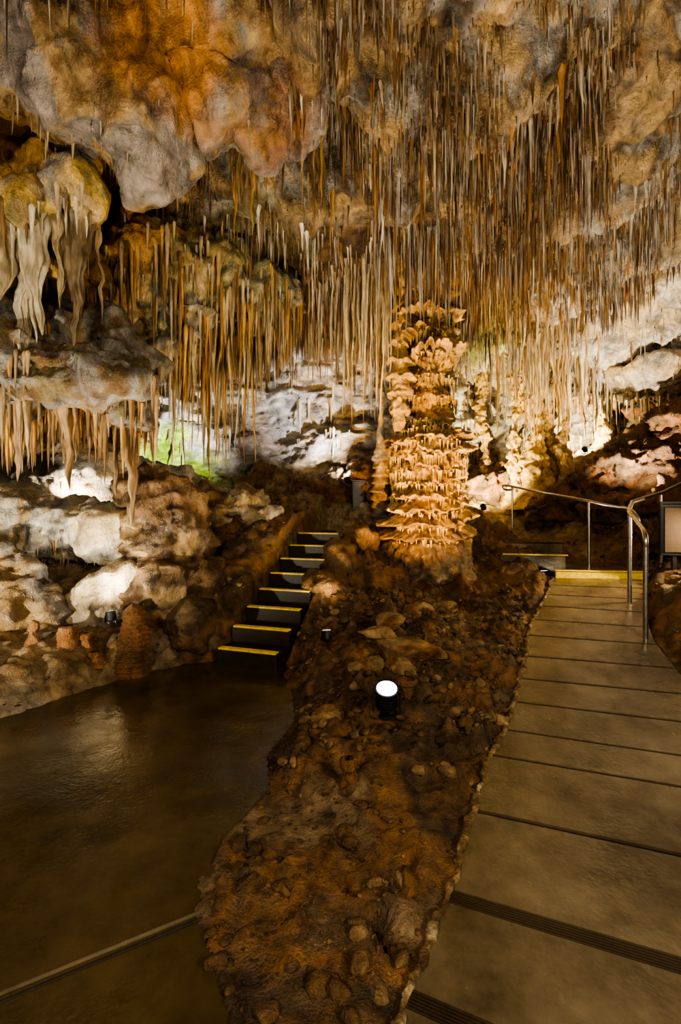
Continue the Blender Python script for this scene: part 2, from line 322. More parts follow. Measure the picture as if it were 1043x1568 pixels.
def boxes(name, lst, mats, bev=.006):
    bm = bmesh.new()
    for it in lst:
        c, s, yaw, mi = it[:4]; pit = it[4] if len(it) > 4 else 0
        M = Matrix.Translation(c) @ Matrix.Rotation(yaw, 4, 'Z') @ Matrix.Rotation(pit, 4, 'X') @ Matrix.Diagonal((*s, 1))
        r = bmesh.ops.create_cube(bm, size=1, matrix=M); fs = set()
        for v in r['verts']:
            for f in v.link_faces: fs.add(f)
        for f in fs: f.material_index = mi
    me = bpy.data.meshes.new(name); bm.to_mesh(me); bm.free()
    for m in mats: me.materials.append(m)
    ob = bpy.data.objects.new(name, me); bpy.context.collection.objects.link(ob)
    if bev: md = ob.modifiers.new('bev', 'BEVEL'); md.width = bev; md.segments = 2
    return ob
boxes('floor_threshold_strip', [((-1.4, 1.42, .006), (2.05, .014, .012), math.atan2(.30, .55), 0), ((-1.39, 1.39, .004), (2.05, .012, .012), math.atan2(.30, .55), 1)], [M_path, M_dark], .003)
# ------------------------------------------------------------ FOOTPATH slabs
Lc = catmull([(*a, q) for a, q in zip(Lp, Zp)], 400); Rc = catmull([(*a, q) for a, q in zip(Rp, Zp)], 400)
V = []; F = []; FM = []
def slab(a, b, i0, i1, th=.09, mi=0, up=0, n=8):
    idx = np.linspace(i0, i1, n); base = len(V)
    for f_ in idx:
        i = int(f_); u = f_-i; i2 = min(i+1, 399)
        Li = Lc[i]*(1-u)+Lc[i2]*u; Ri = Rc[i]*(1-u)+Rc[i2]*u
        l, r = Li+(Ri-Li)*a, Li+(Ri-Li)*b
        V.extend([(l[0], l[1], l[2]+up), (r[0], r[1], r[2]+up), (r[0], r[1], r[2]-th), (l[0], l[1], l[2]-th)])
    for q in range(n-1):
        for e in range(4):
            F.append((base+q*4+e, base+q*4+(e+1) % 4, base+q*4+4+(e+1) % 4, base+q*4+4+e)); FM.append(mi)
    F.append((base, base+3, base+2, base+1)); FM.append(mi); e = base+(n-1)*4; F.append((e, e+1, e+2, e+3)); FM.append(mi)
js = [0, 60, 92, 122, 154, 184, 208, 234, 256, 278, 300, 320, 340, 360, 380, 399]
for n_, (a, b) in enumerate(zip(js[:-1], js[1:])):
    g0 = 4.3 if a in (92, 122) else .35; slab(0.0, 1, a+g0, b-.15)
    if a not in (0, 92, 122): slab(0.0, 1, a+.3, a+1.2, .03, 2, .002)
slab(0, 1, 0, 399, .12, 2, -.02, n=200)
for jj in (92, 122):  # tactile ribbed bands
    for q in range(6): slab(.0, 1, jj+q*.72, jj+q*.72+.5, .03, 2, .0)
me = bpy.data.meshes.new('footpath'); me.from_pydata([tuple(map(float, v)) for v in V], [], F)
for m in (M_path, M_dark, M_groove): me.materials.append(m)
for p, mi in zip(me.polygons, FM): p.material_index = mi
bm = bmesh.new(); bm.from_mesh(me); bmesh.ops.recalc_face_normals(bm, faces=bm.faces); bm.to_mesh(me); bm.free()
ob = bpy.data.objects.new('footpath', me); bpy.context.collection.objects.link(ob)
def ribbon(name, curve, w, h, mat, seed, cols):
    n = len(curve); t = np.gradient(curve, axis=0)[:, :2]; t /= np.linalg.norm(t, axis=1)[:, None]; nn = np.stack([-t[:, 1], t[:, 0]], 1)
    prof = [(-.5, -1.5), (-.5, .5), (-.3, .9), (0, 1), (.3, .9), (.5, .5), (.5, -1.5)]
    V = np.zeros((n, len(prof), 3))
    for j, (a, b) in enumerate(prof):
        V[:, j, :2] = curve[:, :2]+nn*a*w; V[:, j, 2] = curve[:, 2]+b*h
    P = V.reshape(-1, 3)
    P[:, 2] += h*(.9*fbm(P, 16, 4, seed)); P[:, 0] += fbm(P, 12, 4, seed+1)*w*.7; P[:, 1] += fbm(P, 12, 3, seed+2)*w*.4
    return mk(name, P, gridF(n, len(prof)), pal(P, cols, 9, seed), mat, smooth=False)
ribbon('kerb', catmull([(*a, q) for a, q in zip(Lp, Zp)], 1400), .034, .014, M_dirt, 5, [BROWN, TAN, BROWN, CREAM])
boxes('landing_platform', [((3.75, 6.95, .70), (1.35, 1.35, .24), -.13, 0), ((3.58, 6.27, .835), (1.2, .06, .02), -.13, 1), ((3.58, 6.245, .77), (1.2, .012, .1), -.13, 1),
     ((3.05, 7.4, .86), (.95, .7, .24), -.2, 0), ((3.0, 7.03, .99), (.95, .06, .02), -.2, 1), ((3.3, 8.2, 1.0), (1.0, .9, .24), -.1, 0), ((3.25, 7.74, 1.13), (1.0, .05, .02), -.1, 2)], [M_path, M_yel, M_dark])
# ------------------------------------------------------------ STAIRS
lst = []; yaw = -math.atan2(sd[0], sd[1])
for n in range(1, 9):
    c = S0+sd*(RUN*(n-1)+RUN*.5); zt = RISE*n
    lst.append(((c[0], c[1], zt-.1), (SW*2, RUN+.02, .2), yaw, 0))
    c = S0+sd*(RUN*(n-1)+.03)
    lst.append(((c[0], c[1], zt+.005), (SW*2-.03, .085, .02), yaw, 1))
    c = S0+sd*(RUN*(n-1)+.1); lst.append(((c[0], c[1], zt+.003), (SW*2-.03, .045, .01), yaw, 2))
c = S0+sd*(RUN*8+.5); lst.append(((c[0], c[1], RISE*8-.1), (SW*2+.1, 1.05, .2), yaw, 0))
boxes('staircase', lst, [M_step, M_yel, M_dark])
# ------------------------------------------------------------ ceiling straws
N = 105000
X = rng.uniform(-5.2, 8.2, N); Y = rng.uniform(2.5, 12.2, N)
w = np.ones(N)*.7
P2 = np.stack([X, Y, 0*X], 1)
cl = fbm(P2, 1.6, 4, 77)
w *= .06+.94*sst(-.4, .3, cl)
w *= 1-.93*sst(4.4, 6.2, X+.55*(Y-6.5))
w = np.where((X > -3.4) & (X < -.25) & (Y > 3.5) & (Y < 5.4), w*.05, w)
w = np.where((X < -1.2) & (Y >= 5.4), w*.5, w)
w = np.where((X < -3.2) & (Y > 3.6), w*.25, w)
w = np.where((Y > 8.8), w*.5, w)
keep = rng.random(N) < w; X = X[keep]; Y = Y[keep]; cl = cl[keep]; n = len(X)
bump = np.exp(-((X-1.6)**2/1.4+(Y-6.3)**2/1.0))
L = (.05+.34*rng.random(n)**2.4)*(1+.9*cl)*(1+1.3*bump)*(1-.25*sst(4.8, 3.6, Y))
R = .0042+.0055*rng.random(n)
big = rng.random(n) < .06; R = np.where(big, R*2.6, R); L = np.where(big, L*1.5, L)
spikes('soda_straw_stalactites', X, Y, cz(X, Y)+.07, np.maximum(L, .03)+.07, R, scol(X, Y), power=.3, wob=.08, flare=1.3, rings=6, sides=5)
# clusters of thicker tapered stalactites between the straws
cX = rng.uniform(-.6, 5.2, 90); cY = rng.uniform(3.3, 8.6, 90); X = []; Y = []; Lq = []; Rq = []
for a, b in zip(cX, cY):
    k_ = rng.integers(5, 16); s_ = rng.uniform(.05, .16); X.append(a+rng.normal(0, s_, k_)); Y.append(b+rng.normal(0, s_, k_)); q_ = rng.uniform(.25, .75)
    Lq.append(q_*rng.uniform(.35, 1.1, k_)); Rq.append(rng.uniform(.012, .032, k_))
X = np.concatenate(X); Y = np.concatenate(Y)
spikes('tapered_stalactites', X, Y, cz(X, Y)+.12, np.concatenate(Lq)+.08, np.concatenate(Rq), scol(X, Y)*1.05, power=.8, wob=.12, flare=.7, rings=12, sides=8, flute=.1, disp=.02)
X = rng.uniform(-3.3, .3, 420); Y = rng.uniform(2.95, 3.5, 420)
spikes('soda_straw_stalactites', X, Y, cz(X, Y)+.07, rng.uniform(.3, .95, 420)+(3.4-Y)*.3, rng.uniform(.006, .014, 420), scol(X, Y), power=.35, wob=.08, flare=1.2)
def clump(name, cxy, spread, n, zt, L0, L1, r0, r1, cols, pw=.5, rot=0, **kw):
    a = rng.normal(0, 1, n)*spread[0]; b = rng.normal(0, 1, n)*spread[1]
    X = cxy[0]+a*math.cos(rot)-b*math.sin(rot); Y = cxy[1]+a*math.sin(rot)+b*math.cos(rot)
    u = rng.random(n); L = L0+(L1-L0)*u**1.6; R = r0+(r1-r0)*u
    cc = np.array(cols)[rng.integers(0, len(cols), n)]*rng.uniform(.75, 1.2, (n, 1))
    Z = cz(X, Y)+.12
    return spikes(name, X, Y, Z, L, R, cc, sides=8, rings=12, power=pw, wob=.1, flute=.12, **kw)
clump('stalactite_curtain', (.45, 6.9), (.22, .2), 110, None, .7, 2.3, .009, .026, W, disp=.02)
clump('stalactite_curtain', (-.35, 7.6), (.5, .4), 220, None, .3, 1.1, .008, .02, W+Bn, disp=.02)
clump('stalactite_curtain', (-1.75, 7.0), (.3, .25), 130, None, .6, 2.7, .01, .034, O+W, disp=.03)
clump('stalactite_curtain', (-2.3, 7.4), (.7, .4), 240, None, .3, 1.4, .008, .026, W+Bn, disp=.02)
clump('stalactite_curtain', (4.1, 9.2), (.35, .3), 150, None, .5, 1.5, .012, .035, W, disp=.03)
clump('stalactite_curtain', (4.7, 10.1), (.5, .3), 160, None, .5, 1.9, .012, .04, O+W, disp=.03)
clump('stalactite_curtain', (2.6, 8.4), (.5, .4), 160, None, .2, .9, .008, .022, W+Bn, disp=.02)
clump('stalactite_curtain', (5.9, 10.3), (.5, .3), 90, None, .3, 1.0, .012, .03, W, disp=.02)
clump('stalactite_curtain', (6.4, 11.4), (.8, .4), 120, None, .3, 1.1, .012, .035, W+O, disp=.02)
# ------------------------------------------------------------ BLOB rock masses
def blobs(name, ells, stops, seed, voxel=.036, mat=M_flow, nz=(.10, .05), strat=1.0, popcorn=0, streak=0, sm=6, fr=0, frL=(.05, .35), frR=(.008, .028), frc=None, tier=0):
    bm = bmesh.new()
    for c, r, *rot in ells:
        M = Matrix.Translation(c) @ (Matrix.Rotation(rot[0], 4, 'Y') if rot else Matrix.Identity(4)) @ Matrix.Diagonal((*r, 1))
        bmesh.ops.create_icosphere(bm, subdivisions=3, radius=1, matrix=M)
    me = bpy.data.meshes.new('tmp'); bm.to_mesh(me); bm.free(); o = bpy.data.objects.new('tmp', me); bpy.context.collection.objects.link(o)
    md = o.modifiers.new('r', 'REMESH'); md.mode = 'VOXEL'; md.voxel_size = voxel
    s = o.modifiers.new('s', 'SMOOTH'); s.iterations = sm; s.factor = .6
    dg = bpy.context.evaluated_depsgraph_get(); m2 = bpy.data.meshes.new_from_object(o.evaluated_get(dg)); bpy.data.objects.remove(o)
    n = len(m2.vertices)
    def arr(a, k=3):
        q = np.zeros(n*k, np.float32); m2.vertices.foreach_get(a, q); return q.reshape(-1, k).astype(float)
    P = arr('co'); Nn = arr('normal')
    wq = P+.12*np.stack([fbm(P, 2, 2, seed+51), fbm(P, 2, 2, seed+52), fbm(P, 2, 2, seed+53)], 1)
    S = np.array([1, 1, strat])
    d = nz[0]*fbm(P*S, 1.7, 3, seed)+nz[0]*.9*rid(wq*S, 2.2, 5, seed+4)+nz[1]*1.2*fbm(P*S, 6, 4, seed+9)+nz[1]*.6*rid(wq, 9, 2, seed+10)
    side = np.clip(1-np.abs(Nn[:, 2]), 0, 1)
    if streak: d += streak*rid(wq*np.array([1, 1, .18]), 5, 2, seed+12)*side
    if tier:
        e = .12*fbm(P*np.array([1, 1, .15]), 2.2, 4, seed+41); d += tier*(1-(((P[:, 2]+e)/.24) % 1.0))*side-tier*.4
    if popcorn: d += popcorn*(.6-worley(P, 11, seed))
    P = P+Nn*d[:, None]; m2.vertices.foreach_set('co', P.astype(np.float32).ravel()); m2.update()
    C = stain(P, pal(P, stops, 1.4, seed+30))
    a = m2.color_attributes.new('Col', 'FLOAT_COLOR', 'POINT'); a.data.foreach_set('color', np.concatenate([np.clip(C, 0, .9), np.ones((n, 1))], 1).astype(np.float32).ravel())
    m2.polygons.foreach_set('use_smooth', np.ones(len(m2.polygons), dtype=bool)); m2.materials.clear(); m2.materials.append(mat); m2.update()
    o = bpy.data.objects.new(name, m2); m2.name = name; bpy.context.collection.objects.link(o)
    if fr: fringe('fringe', P, arr('normal')[:, 2], fr, *frL, *frR, frc or W+Bn, seed+80, parent=o)
    return o
blobs('hanging_rock_pendant', [((-1.85, 4.3, 5.4), (.42, .5, .75)), ((-2.35, 4.1, 5.6), (.55, .5, .6)), ((-1.35, 4.4, 5.75), (.5, .45, .5)), ((-2.9, 3.9, 5.85), (.6, .5, .55)), ((-1.7, 4.2, 6.1), (1.3, .6, .5)),
      ((-.8, 4.6, 5.75), (.28, .4, .6)), ((-.75, 4.6, 6.0), (.6, .5, .45)), ((-3.6, 3.8, 5.8), (.6, .5, .4))], [TAN, GREY, (.20, .17, .15), (.31, .25, .22), (.22, .2, .18), TAN, BROWN, TAN], 300, nz=(.15, .03), streak=.04, fr=160, frL=(.04, .3), frR=(.005, .014))
blobs('flowstone_drapery_mass', [((-2.6, 6.3, 4.9), (.8, .5, .8)), ((-2.0, 6.6, 5.0), (.6, .5, .6)), ((-3.3, 6.2, 4.7), (.6, .5, .7)), ((-4.0, 6.0, 4.5), (.55, .5, .9)), ((-4.7, 5.8, 4.6), (.6, .6, .9)),
      ((-2.3, 6.3, 4.2), (.35, .3, .5)), ((-3.0, 6.3, 4.0), (.3, .3, .5)), ((-4.4, 5.9, 3.6), (.8, .4, .5)), ((-1.3, 7.0, 4.9), (.6, .4, .5))], [BROWN, OLIVE, TAN, CREAM, OLIVE, GREY, CREAM, TAN], 320, nz=(.18, .05), streak=.14, tier=.08, fr=1700, frL=(.06, .95), frR=(.008, .032), frc=W+Bn+O)
blobs('rock_arch', [((-3.0, 4.9, 5.35), (.16, .16, .5), .6), ((-3.35, 4.85, 4.95), (.14, .14, .5), -.3), ((-3.75, 4.9, 5.5), (.15, .15, .5), -.5), ((-2.95, 4.8, 4.75), (.13, .13, .55), .15), ((-3.2, 4.9, 5.75), (.8, .3, .2)), ((-3.5, 4.8, 5.2), (.4, .12, .1), .4)], [ORANGE, GOLD, TAN, CREAM], 340, voxel=.03, nz=(.07, .025), streak=.03, sm=5, fr=80)
blobs('flowstone_canopy', [((-2.95, 4.5, 4.6), (.35, .25, .22)), ((-2.62, 4.45, 4.75), (.2, .2, .3)), ((-3.45, 4.55, 4.7), (.45, .3, .3)), ((-3.9, 4.6, 4.9), (.5, .35, .5)), ((-3.1, 4.6, 4.95), (.12, .15, .4), .3), ((-2.55, 4.5, 5.1), (.1, .15, .4), -.3)], [TAN, OLIVE, GOLD, GREY, TAN], 350, voxel=.03, nz=(.09, .03), streak=.09, fr=160, frL=(.05, .6))
blobs('flowstone_balcony', [((-3.3, 4.9, 3.2), (1.0, .5, .33)), ((-2.5, 4.9, 3.05), (.45, .4, .25)), ((-3.9, 5.0, 3.25), (.9, .6, .45)), ((-3.0, 5.2, 3.55), (.65, .4, .4)), ((-3.7, 5.3, 3.8), (.8, .4, .5)), ((-2.55, 5.2, 3.35), (.4, .35, .3)), ((-3.1, 4.8, 2.95), (.9, .35, .15)), ((-2.3, 5.0, 2.85), (.2, .2, .3))],
      [BROWN, (.17, .14, .07), GREY, BROWN, (.19, .15, .08), GREY, TAN], 360, nz=(.12, .04), streak=.09, tier=.06, popcorn=.04, fr=680, frL=(.05, .7), frR=(.01, .03), frc=Bn+O+Bn)
blobs('flowstone_bulge', [((-3.7, 6.1, 1.4), (.8, .45, .38)), ((-3.1, 6.0, 1.35), (.4, .35, .3)), ((-4.4, 6.1, 1.5), (.6, .5, .5)), ((-4.2, 7.3, 2.2), (1.2, .4, .55)), ((-3.0, 7.4, 2.15), (.7, .35, .35))], [CREAM, WHITE, GREY, CREAM, TAN, WHITE], 380, nz=(.14, .035), streak=.08, tier=.05, fr=300, frL=(.03, .15))
blobs('rock_pillar', [((-2.2, 5.85, 1.3), (.5, .42, .75)), ((-2.2, 5.8, .6), (.65, .5, .7)), ((-2.5, 6.1, 1.9), (.4, .35, .3)), ((-1.75, 5.6, .4), (.35, .3, .5))], [DARK, BROWN, (.24, .15, .08), BROWN, DARK, TAN], 400, nz=(.16, .05), strat=1.3, tier=.04)
blobs('boulder', [((-2.9, 5.35, .4), (.4, .33, .5)), ((-2.7, 5.5, .8), (.25, .25, .25))], [TAN, PINK, CREAM, PINK], 420, nz=(.08, .03), streak=.03)
blobs('boulder', [((-3.7, 5.1, .3), (.55, .4, .6)), ((-3.9, 5.2, .8), (.4, .35, .4)), ((-3.3, 4.7, .1), (.35, .3, .25))], [BROWN, TAN, GREY, BROWN, CREAM], 430, nz=(.16, .07), tier=.05)
blobs('boulder', [((-1.75, 7.3, 1.55), (.7, .5, .4)), ((-1.3, 7.2, 1.4), (.5, .45, .3)), ((-2.2, 7.4, 1.7), (.5, .4, .3))], [BROWN, TAN, CREAM, PINK, WHITE, TAN], 440, nz=(.13, .07), strat=2.5)
blobs('boulder', [((-1.72, 5.3, .3), (.25, .35, .42)), ((-1.62, 5.8, .6), (.24, .35, .4)), ((-1.42, 6.4, 1.0), (.22, .4, .35)), ((-1.22, 7.0, 1.3), (.2, .4, .3))], [DARK, BROWN, DARK, TAN], 445, nz=(.1, .05), strat=1.5)
blobs('boulder', [((-.25, 5.95, .6), (.18, .3, .22)), ((-.05, 6.4, .9), (.2, .3, .22)), ((.25, 6.9, 1.25), (.22, .35, .22))], [DARK, BROWN, BROWN, TAN], 447, nz=(.12, .06), strat=1.5)
blobs('rock_ledge', [((-.2, 9.0, 2.0), (1.2, .5, .35)), ((.5, 8.7, 2.1), (.4, .4, .4)), ((-1.4, 9.0, 2.1), (.6, .5, .4))], [BROWN, TAN, BROWN, RUST, TAN], 450, nz=(.16, .08), strat=2)
blobs('flowstone_slope', [((6.2, 9.2, 2.6), (.9, .8, .6)), ((6.9, 8.8, 3.3), (.8, .8, .6)), ((5.5, 9.6, 2.2), (.7, .7, .35)), ((6.0, 7.6, 1.8), (.7, .7, .4)), ((5.1, 6.6, 1.1), (.5, .5, .35)), ((5.0, 8.7, 1.6), (.5, .4, .35)), ((4.4, 9.3, 1.7), (.5, .4, .4)), ((3.9, 11.3, 2.3), (.8, .5, .5))], [DARK, RUST, BROWN, DARK, RUST, BROWN], 460, nz=(.18, .08), strat=1.6, tier=.08)
blobs('roof_ledge', [((7.2, 9.6, 4.6), (1.6, 1.0, .25)), ((6.4, 10.6, 4.7), (1.5, 1.0, .25)), ((7.5, 8.2, 4.95), (1.2, .8, .22))], [TAN, CREAM, PINK, WHITE, CREAM], 470, nz=(.14, .05), strat=2.5, fr=160, frL=(.03, .2), frR=(.006, .015))
def hang(name, n, x0, x1, y0, y1, zt, L0, L1, r0, r1, cols, **kw):
    X = rng.uniform(x0, x1, n); Y = rng.uniform(y0, y1, n); u = rng.random(n); L = L0+(L1-L0)*u**2; R = r0+(r1-r0)*u
    cc = np.array(cols)[rng.integers(0, len(cols), n)]*rng.uniform(.75, 1.2, (n, 1))
    Z = cz(X, Y)+.12 if zt is None else np.full(n, zt)+rng.uniform(0, .1, n)
    return spikes(name, X, Y, Z, L, R, cc, sides=12, rings=16, power=.65, wob=.08, flute=.14, disp=.03, **kw)
hang('balcony_stalactites', 110, -4.1, -2.35, 4.76, 5.15, 2.92, .2, .85, .015, .042, Bn+O)
bx = np.array([-2.28, -2.42, -2.95, -3.45, -3.05, -2.62]); by = np.array([4.92, 4.92, 4.82, 4.86, 5.0, 4.95]); bl = np.array([1.5, 1.15, 1.1, 1.0, .8, .7])
spikes('balcony_stalactites', bx, by, np.full(6, 2.98), bl, np.array([.08, .055, .075, .06, .055, .05]), np.array([(.28, .18, .09)]*6), sides=20, rings=30, power=.5, wob=.1, flute=.15, disp=.05)
bx = np.array([-2.55, -2.72, -2.93, -3.08, -3.3, -3.02, -2.42, -3.6, -2.62, -2.80, -3.18]); by = np.array([4.4, 4.45, 4.4, 4.5, 4.4, 4.4, 4.6, 4.5, 4.45, 4.6, 4.5])
zt = np.array([4.75, 4.6, 4.6, 4.6, 4.7, 4.5, 4.9, 4.8, 4.6, 4.7, 4.6]); bl = np.array([1.5, .95, 1.25, 1.3, 1.0, 1.2, 1.3, 1.5, .9, .8, 1.45])
spikes('drapery_stalactites', bx, by, zt, bl, np.array([.075, .06, .07, .07, .08, .045, .035, .09, .045, .08, .07]), np.array([(.14, .10, .055), (.25, .19, .1), (.36, .3, .2), (.38, .31, .19), (.36, .28, .16), (.42, .36, .25), (.3, .22, .13), (.36, .28, .16), (.18, .12, .07), (.27, .22, .13), (.38, .33, .24)]), sides=24, rings=36, power=.6, flare=.9, wob=.07, flute=.3, disp=.07, aspect=[1.5, 1.2, 1.6, 1.3, 1.8, 1.1, 1, 1.7, 1.1, 1.9, 1.5])
hang('pendant_stalactites', 120, -1.3, -.1, 4.9, 5.6, None, .3, 1.1, .01, .022, O+Bn)
# ------------------------------------------------------------ COLUMNS
def column(name, c, zs, rs, nth=220, dz_=.013, ledge=None, pop=0, stops=(GOLD, CREAM, TAN), seed=0, nzamp=.04, bend=.03, mat=M_col, skirt=0):
    z = np.arange(zs[0], zs[-1], dz_); th = np.linspace(0, 2*np.pi, nth, endpoint=False)
    T, Z = np.meshgrid(th, z, indexing='ij'); r0 = np.interp(Z, zs, rs); zr = Z.ravel()
    U = np.stack([np.cos(T).ravel()*r0.ravel(), np.sin(T).ravel()*r0.ravel(), zr], 1)+np.array([c[0], c[1], 0])
    d = nzamp*fbm(U, 2.2, 3, seed)+nzamp*.45*fbm(U, 8, 3, seed+2)
    if ledge:
        for (za, zb, per, A, fr) in ledge:
            e = fr*.9*rid(U*np.array([1, 1, .04]), 11, 2, seed+5)+fr*1.8*fbm(U*np.array([1, 1, .3]), 1.8, 2, seed+6)
            q = ((zr+e)/per) % 1.0
            m = sst(za, za+.08, zr)*(1-sst(zb-.08, zb, zr))
            pat = np.clip(.75+.9*fbm(U*np.array([1, 1, .8]), 1.7, 2, seed+7), .1, 1.5)
            shp = np.where(q < .10, q/.10*.2+.8, (1-(q-.10)/.90)**1.6)
            d += m*A*shp*pat-m*A*.45
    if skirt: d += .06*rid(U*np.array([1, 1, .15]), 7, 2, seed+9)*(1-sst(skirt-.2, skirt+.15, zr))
    if pop: d += pop*(.55-worley(U, 9, seed+3))*sst(-.5, .3, fbm(U, 2, 2, seed+4))
    r = np.maximum(r0.ravel()+d, .02)
    bx = bend*fbm(np.stack([0*zr, 0*zr+seed, zr], 1), .9, 2, seed+8)
    P = np.stack([c[0]+np.cos(T).ravel()*r+bx, c[1]+np.sin(T).ravel()*r, zr], 1)
    C = stain(P, pal(P, list(stops), 1.8, seed+11))
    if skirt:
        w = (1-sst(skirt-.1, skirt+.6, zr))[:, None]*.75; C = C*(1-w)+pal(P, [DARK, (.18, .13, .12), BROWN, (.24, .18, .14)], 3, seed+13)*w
    return mk(name, P, gridF(nth, len(z), wrap=True), C, mat)
yz = lambda y: H+(784-y)*.0102
prof = [(925, 98), (905, 90), (885, 82), (850, 70), (820, 62), (800, 58), (770, 56), (745, 53), (735, 55), (712, 58), (700, 57), (690, 61), (672, 59), (660, 50), (650, 34), (630, 31), (622, 42), (600, 40), (575, 34), (565, 30), (550, 40), (520, 43), (505, 34), (490, 40), (465, 36), (445, 44), (425, 62), (405, 90)]
zs = [yz(a) for a, b in prof]; rs = [b*.0102 for a, b in prof]
CC = (1.42, 7.4)
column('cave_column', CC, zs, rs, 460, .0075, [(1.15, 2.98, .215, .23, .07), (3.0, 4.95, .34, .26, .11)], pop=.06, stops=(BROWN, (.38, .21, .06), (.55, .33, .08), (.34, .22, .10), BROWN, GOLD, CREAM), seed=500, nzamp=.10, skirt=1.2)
n = 1700; a = rng.uniform(0, 2*np.pi, n); levs = np.concatenate([np.arange(1.2, 3.0, .215), np.arange(3.06, 4.9, .34)]); lev = levs[rng.integers(0, len(levs), n)]
rr = np.interp(lev, zs, rs)+.03; spikes('column_drip_fringe', CC[0]+np.cos(a)*rr, CC[1]+np.sin(a)*rr, lev+rng.uniform(-.03, .06, n), rng.uniform(.05, .2, n), rng.uniform(.008, .018, n), np.array([(.52, .34, .12)])*rng.uniform(.6, 1.2, (n, 1)), mat=M_col, flare=.5)
column('coral_flowstone_pillar', (.93, 7.12), [2.9, 3.1, 3.4, 3.9, 4.3, 4.7, 5.0, 5.5], [.08, .13, .14, .17, .15, .15, .11, .12], 160, .012, [(3.0, 5.3, .27, .10, .06)], pop=.09, stops=(GOLD, TAN, GOLD, TAN, GOLD), seed=520)
column('cave_column', (.68, 7.8), [1.0, 1.7, 2.2, 2.6, 2.75, 3.2, 5.6], [.2, .15, .15, .17, .12, .05, .04], 100, .014, [(1.3, 2.7, .14, .05, .02)], stops=(TAN, BROWN, GREY, TAN), seed=540)
for i, (cx_, cy_, r_, z0_) in enumerate([(4.45, 10.4, .26, 1.9), (4.85, 10.7, .22, 2.0), (4.15, 10.7, .14, 1.8), (5.15, 10.3, .11, 2.1), (6.7, 11.6, .18, 2.6), (3.6, 11.4, .12, 1.9)]):
    column('cave_column', (cx_, cy_), [z0_-.2, z0_+.3, z0_+.9, z0_+1.5, z0_+2.0, z0_+2.5, 5.4], [r_*3.0, r_*1.6, r_*1.1, r_*.8, r_*.6, r_*1.1, r_*2.2], 120, .02, [(z0_, 5, .3, .06, .16)], stops=(BROWN, TAN, GOLD, TAN, GOLD, BROWN), seed=560+i*10, nzamp=.12, bend=.14, skirt=.1)
column('stalagmite', (-2.14, 4.68), [-.1, 0, .12, .25, .45, .6, .68, .71], [.22, .2, .165, .16, .15, .12, .07, .01], 120, .008, [(0, .65, .05, .03, .01)], pop=.09, stops=(BROWN, RUST, BROWN), seed=600, nzamp=.05, mat=M_flow)
for i, (a, b, h, r) in enumerate([(-2.72, 4.55, .26, .06), (-2.58, 4.62, .2, .08), (-2.42, 4.5, .15, .08), (-3.0, 4.45, .33, .07), (.06, 2.62, .21, .06), (.5, 3.5, .16, .05)]):
    g = gz(a, b)-.06
    column('stalagmite', (a, b), [g, g+h*.3, g+h*.7, g+h*.72, g+h*.95, g+h], [r*1.5, r*1.1, r*.75, r*1.0, r*.8, .01], 60, .006, None, pop=.03, stops=(BROWN, RUST, TAN), seed=620+i*7, nzamp=.05, bend=.0, mat=M_flow)
# ------------------------------------------------------------ ROCKS / rubble
def rock(P0, size, seed):
    bm = bmesh.new(); bmesh.ops.create_icosphere(bm, subdivisions=4, radius=1)
    V = np.array([v.co[:] for v in bm.verts]); F = np.array([[v.index for v in f.verts] for f in bm.faces]); bm.free()
    r_ = np.random.default_rng(seed); nrm = r_.normal(0, 1, (9, 3)); nrm /= np.linalg.norm(nrm, axis=1)[:, None]
    for q in nrm:
        h = V@q-r_.uniform(.45, .75); V = V-np.outer(np.clip(h, 0, 9), q)*.95
    V = V*(1+.10*fbm(V+seed*3.7, 2.2, 4, seed))[:, None]*np.array(size)*1.35; return V+np.array(P0), F
for i, (x_, y_, s) in enumerate([(.62, 4.15, (.26, .16, .12)), (.35, 4.45, (.17, .12, .09)), (.5, 4.65, (.14, .1, .08)), (.24, 3.85, (.13, .1, .07)), (.52, 3.95, (.14, .11, .07)), (-.1, 3.4, (.1, .1, .06)), (.9, 5.2, (.15, .12, .08)), (1.3, 5.6, (.14, .1, .08))]):
    V, F = rock((x_, y_, gz(x_, y_)+.04), s, 700+i); mk('loose_rock', V, F, pal(V, [BROWN, RUST, TAN, TAN, BROWN], 4, 700+i), M_dirt)
Vs = []; Fs = []; off = 0
bm = bmesh.new(); bmesh.ops.create_icosphere(bm, subdivisions=2, radius=1); IV = np.array([v.co[:] for v in bm.verts]); IF = np.array([[v.index for v in f.verts] for f in bm.faces]); bm.free()
XX = np.concatenate([rng.uniform(-3.2, 5.5, 9000), rng.uniform(-.7, 2.2, 9000)]); YY = np.concatenate([rng.uniform(1.2, 8.5, 9000), rng.uniform(1.2, 6, 9000)])
ok = (sdpoly(XX, YY, FLOORP) > .04) & (sdpoly(XX, YY, PATHP) > .01) & (sdpoly(XX, YY, STAIRP) > .04); ok &= rng.random(len(XX)) < .5*sst(-.8, .5, fbm(np.stack([XX, YY, 0*XX], 1), 2, 3, 19))
for xv, yv in zip(XX[ok], YY[ok]):
    s = .005+.05*rng.random()**6.5+.003*yv*.5; sh = s*rng.uniform(.6, 1.3, 3); V = IV.copy()
    for q in range(5):
        d_ = rng.normal(0, 1, 3); d_ /= np.linalg.norm(d_); h = V@d_-rng.uniform(.3, .7); V = V-np.outer(np.clip(h, 0, 9), d_)
    V = V*sh*1.2; an = rng.uniform(0, 6.28); ca, sa = math.cos(an), math.sin(an)
    V = np.stack([V[:, 0]*ca-V[:, 1]*sa, V[:, 0]*sa+V[:, 1]*ca, V[:, 2]*.7], 1)+np.array([xv, yv, gz(xv, yv)+s*.1])
    Vs.append(V); Fs.append(IF+off); off += len(V)
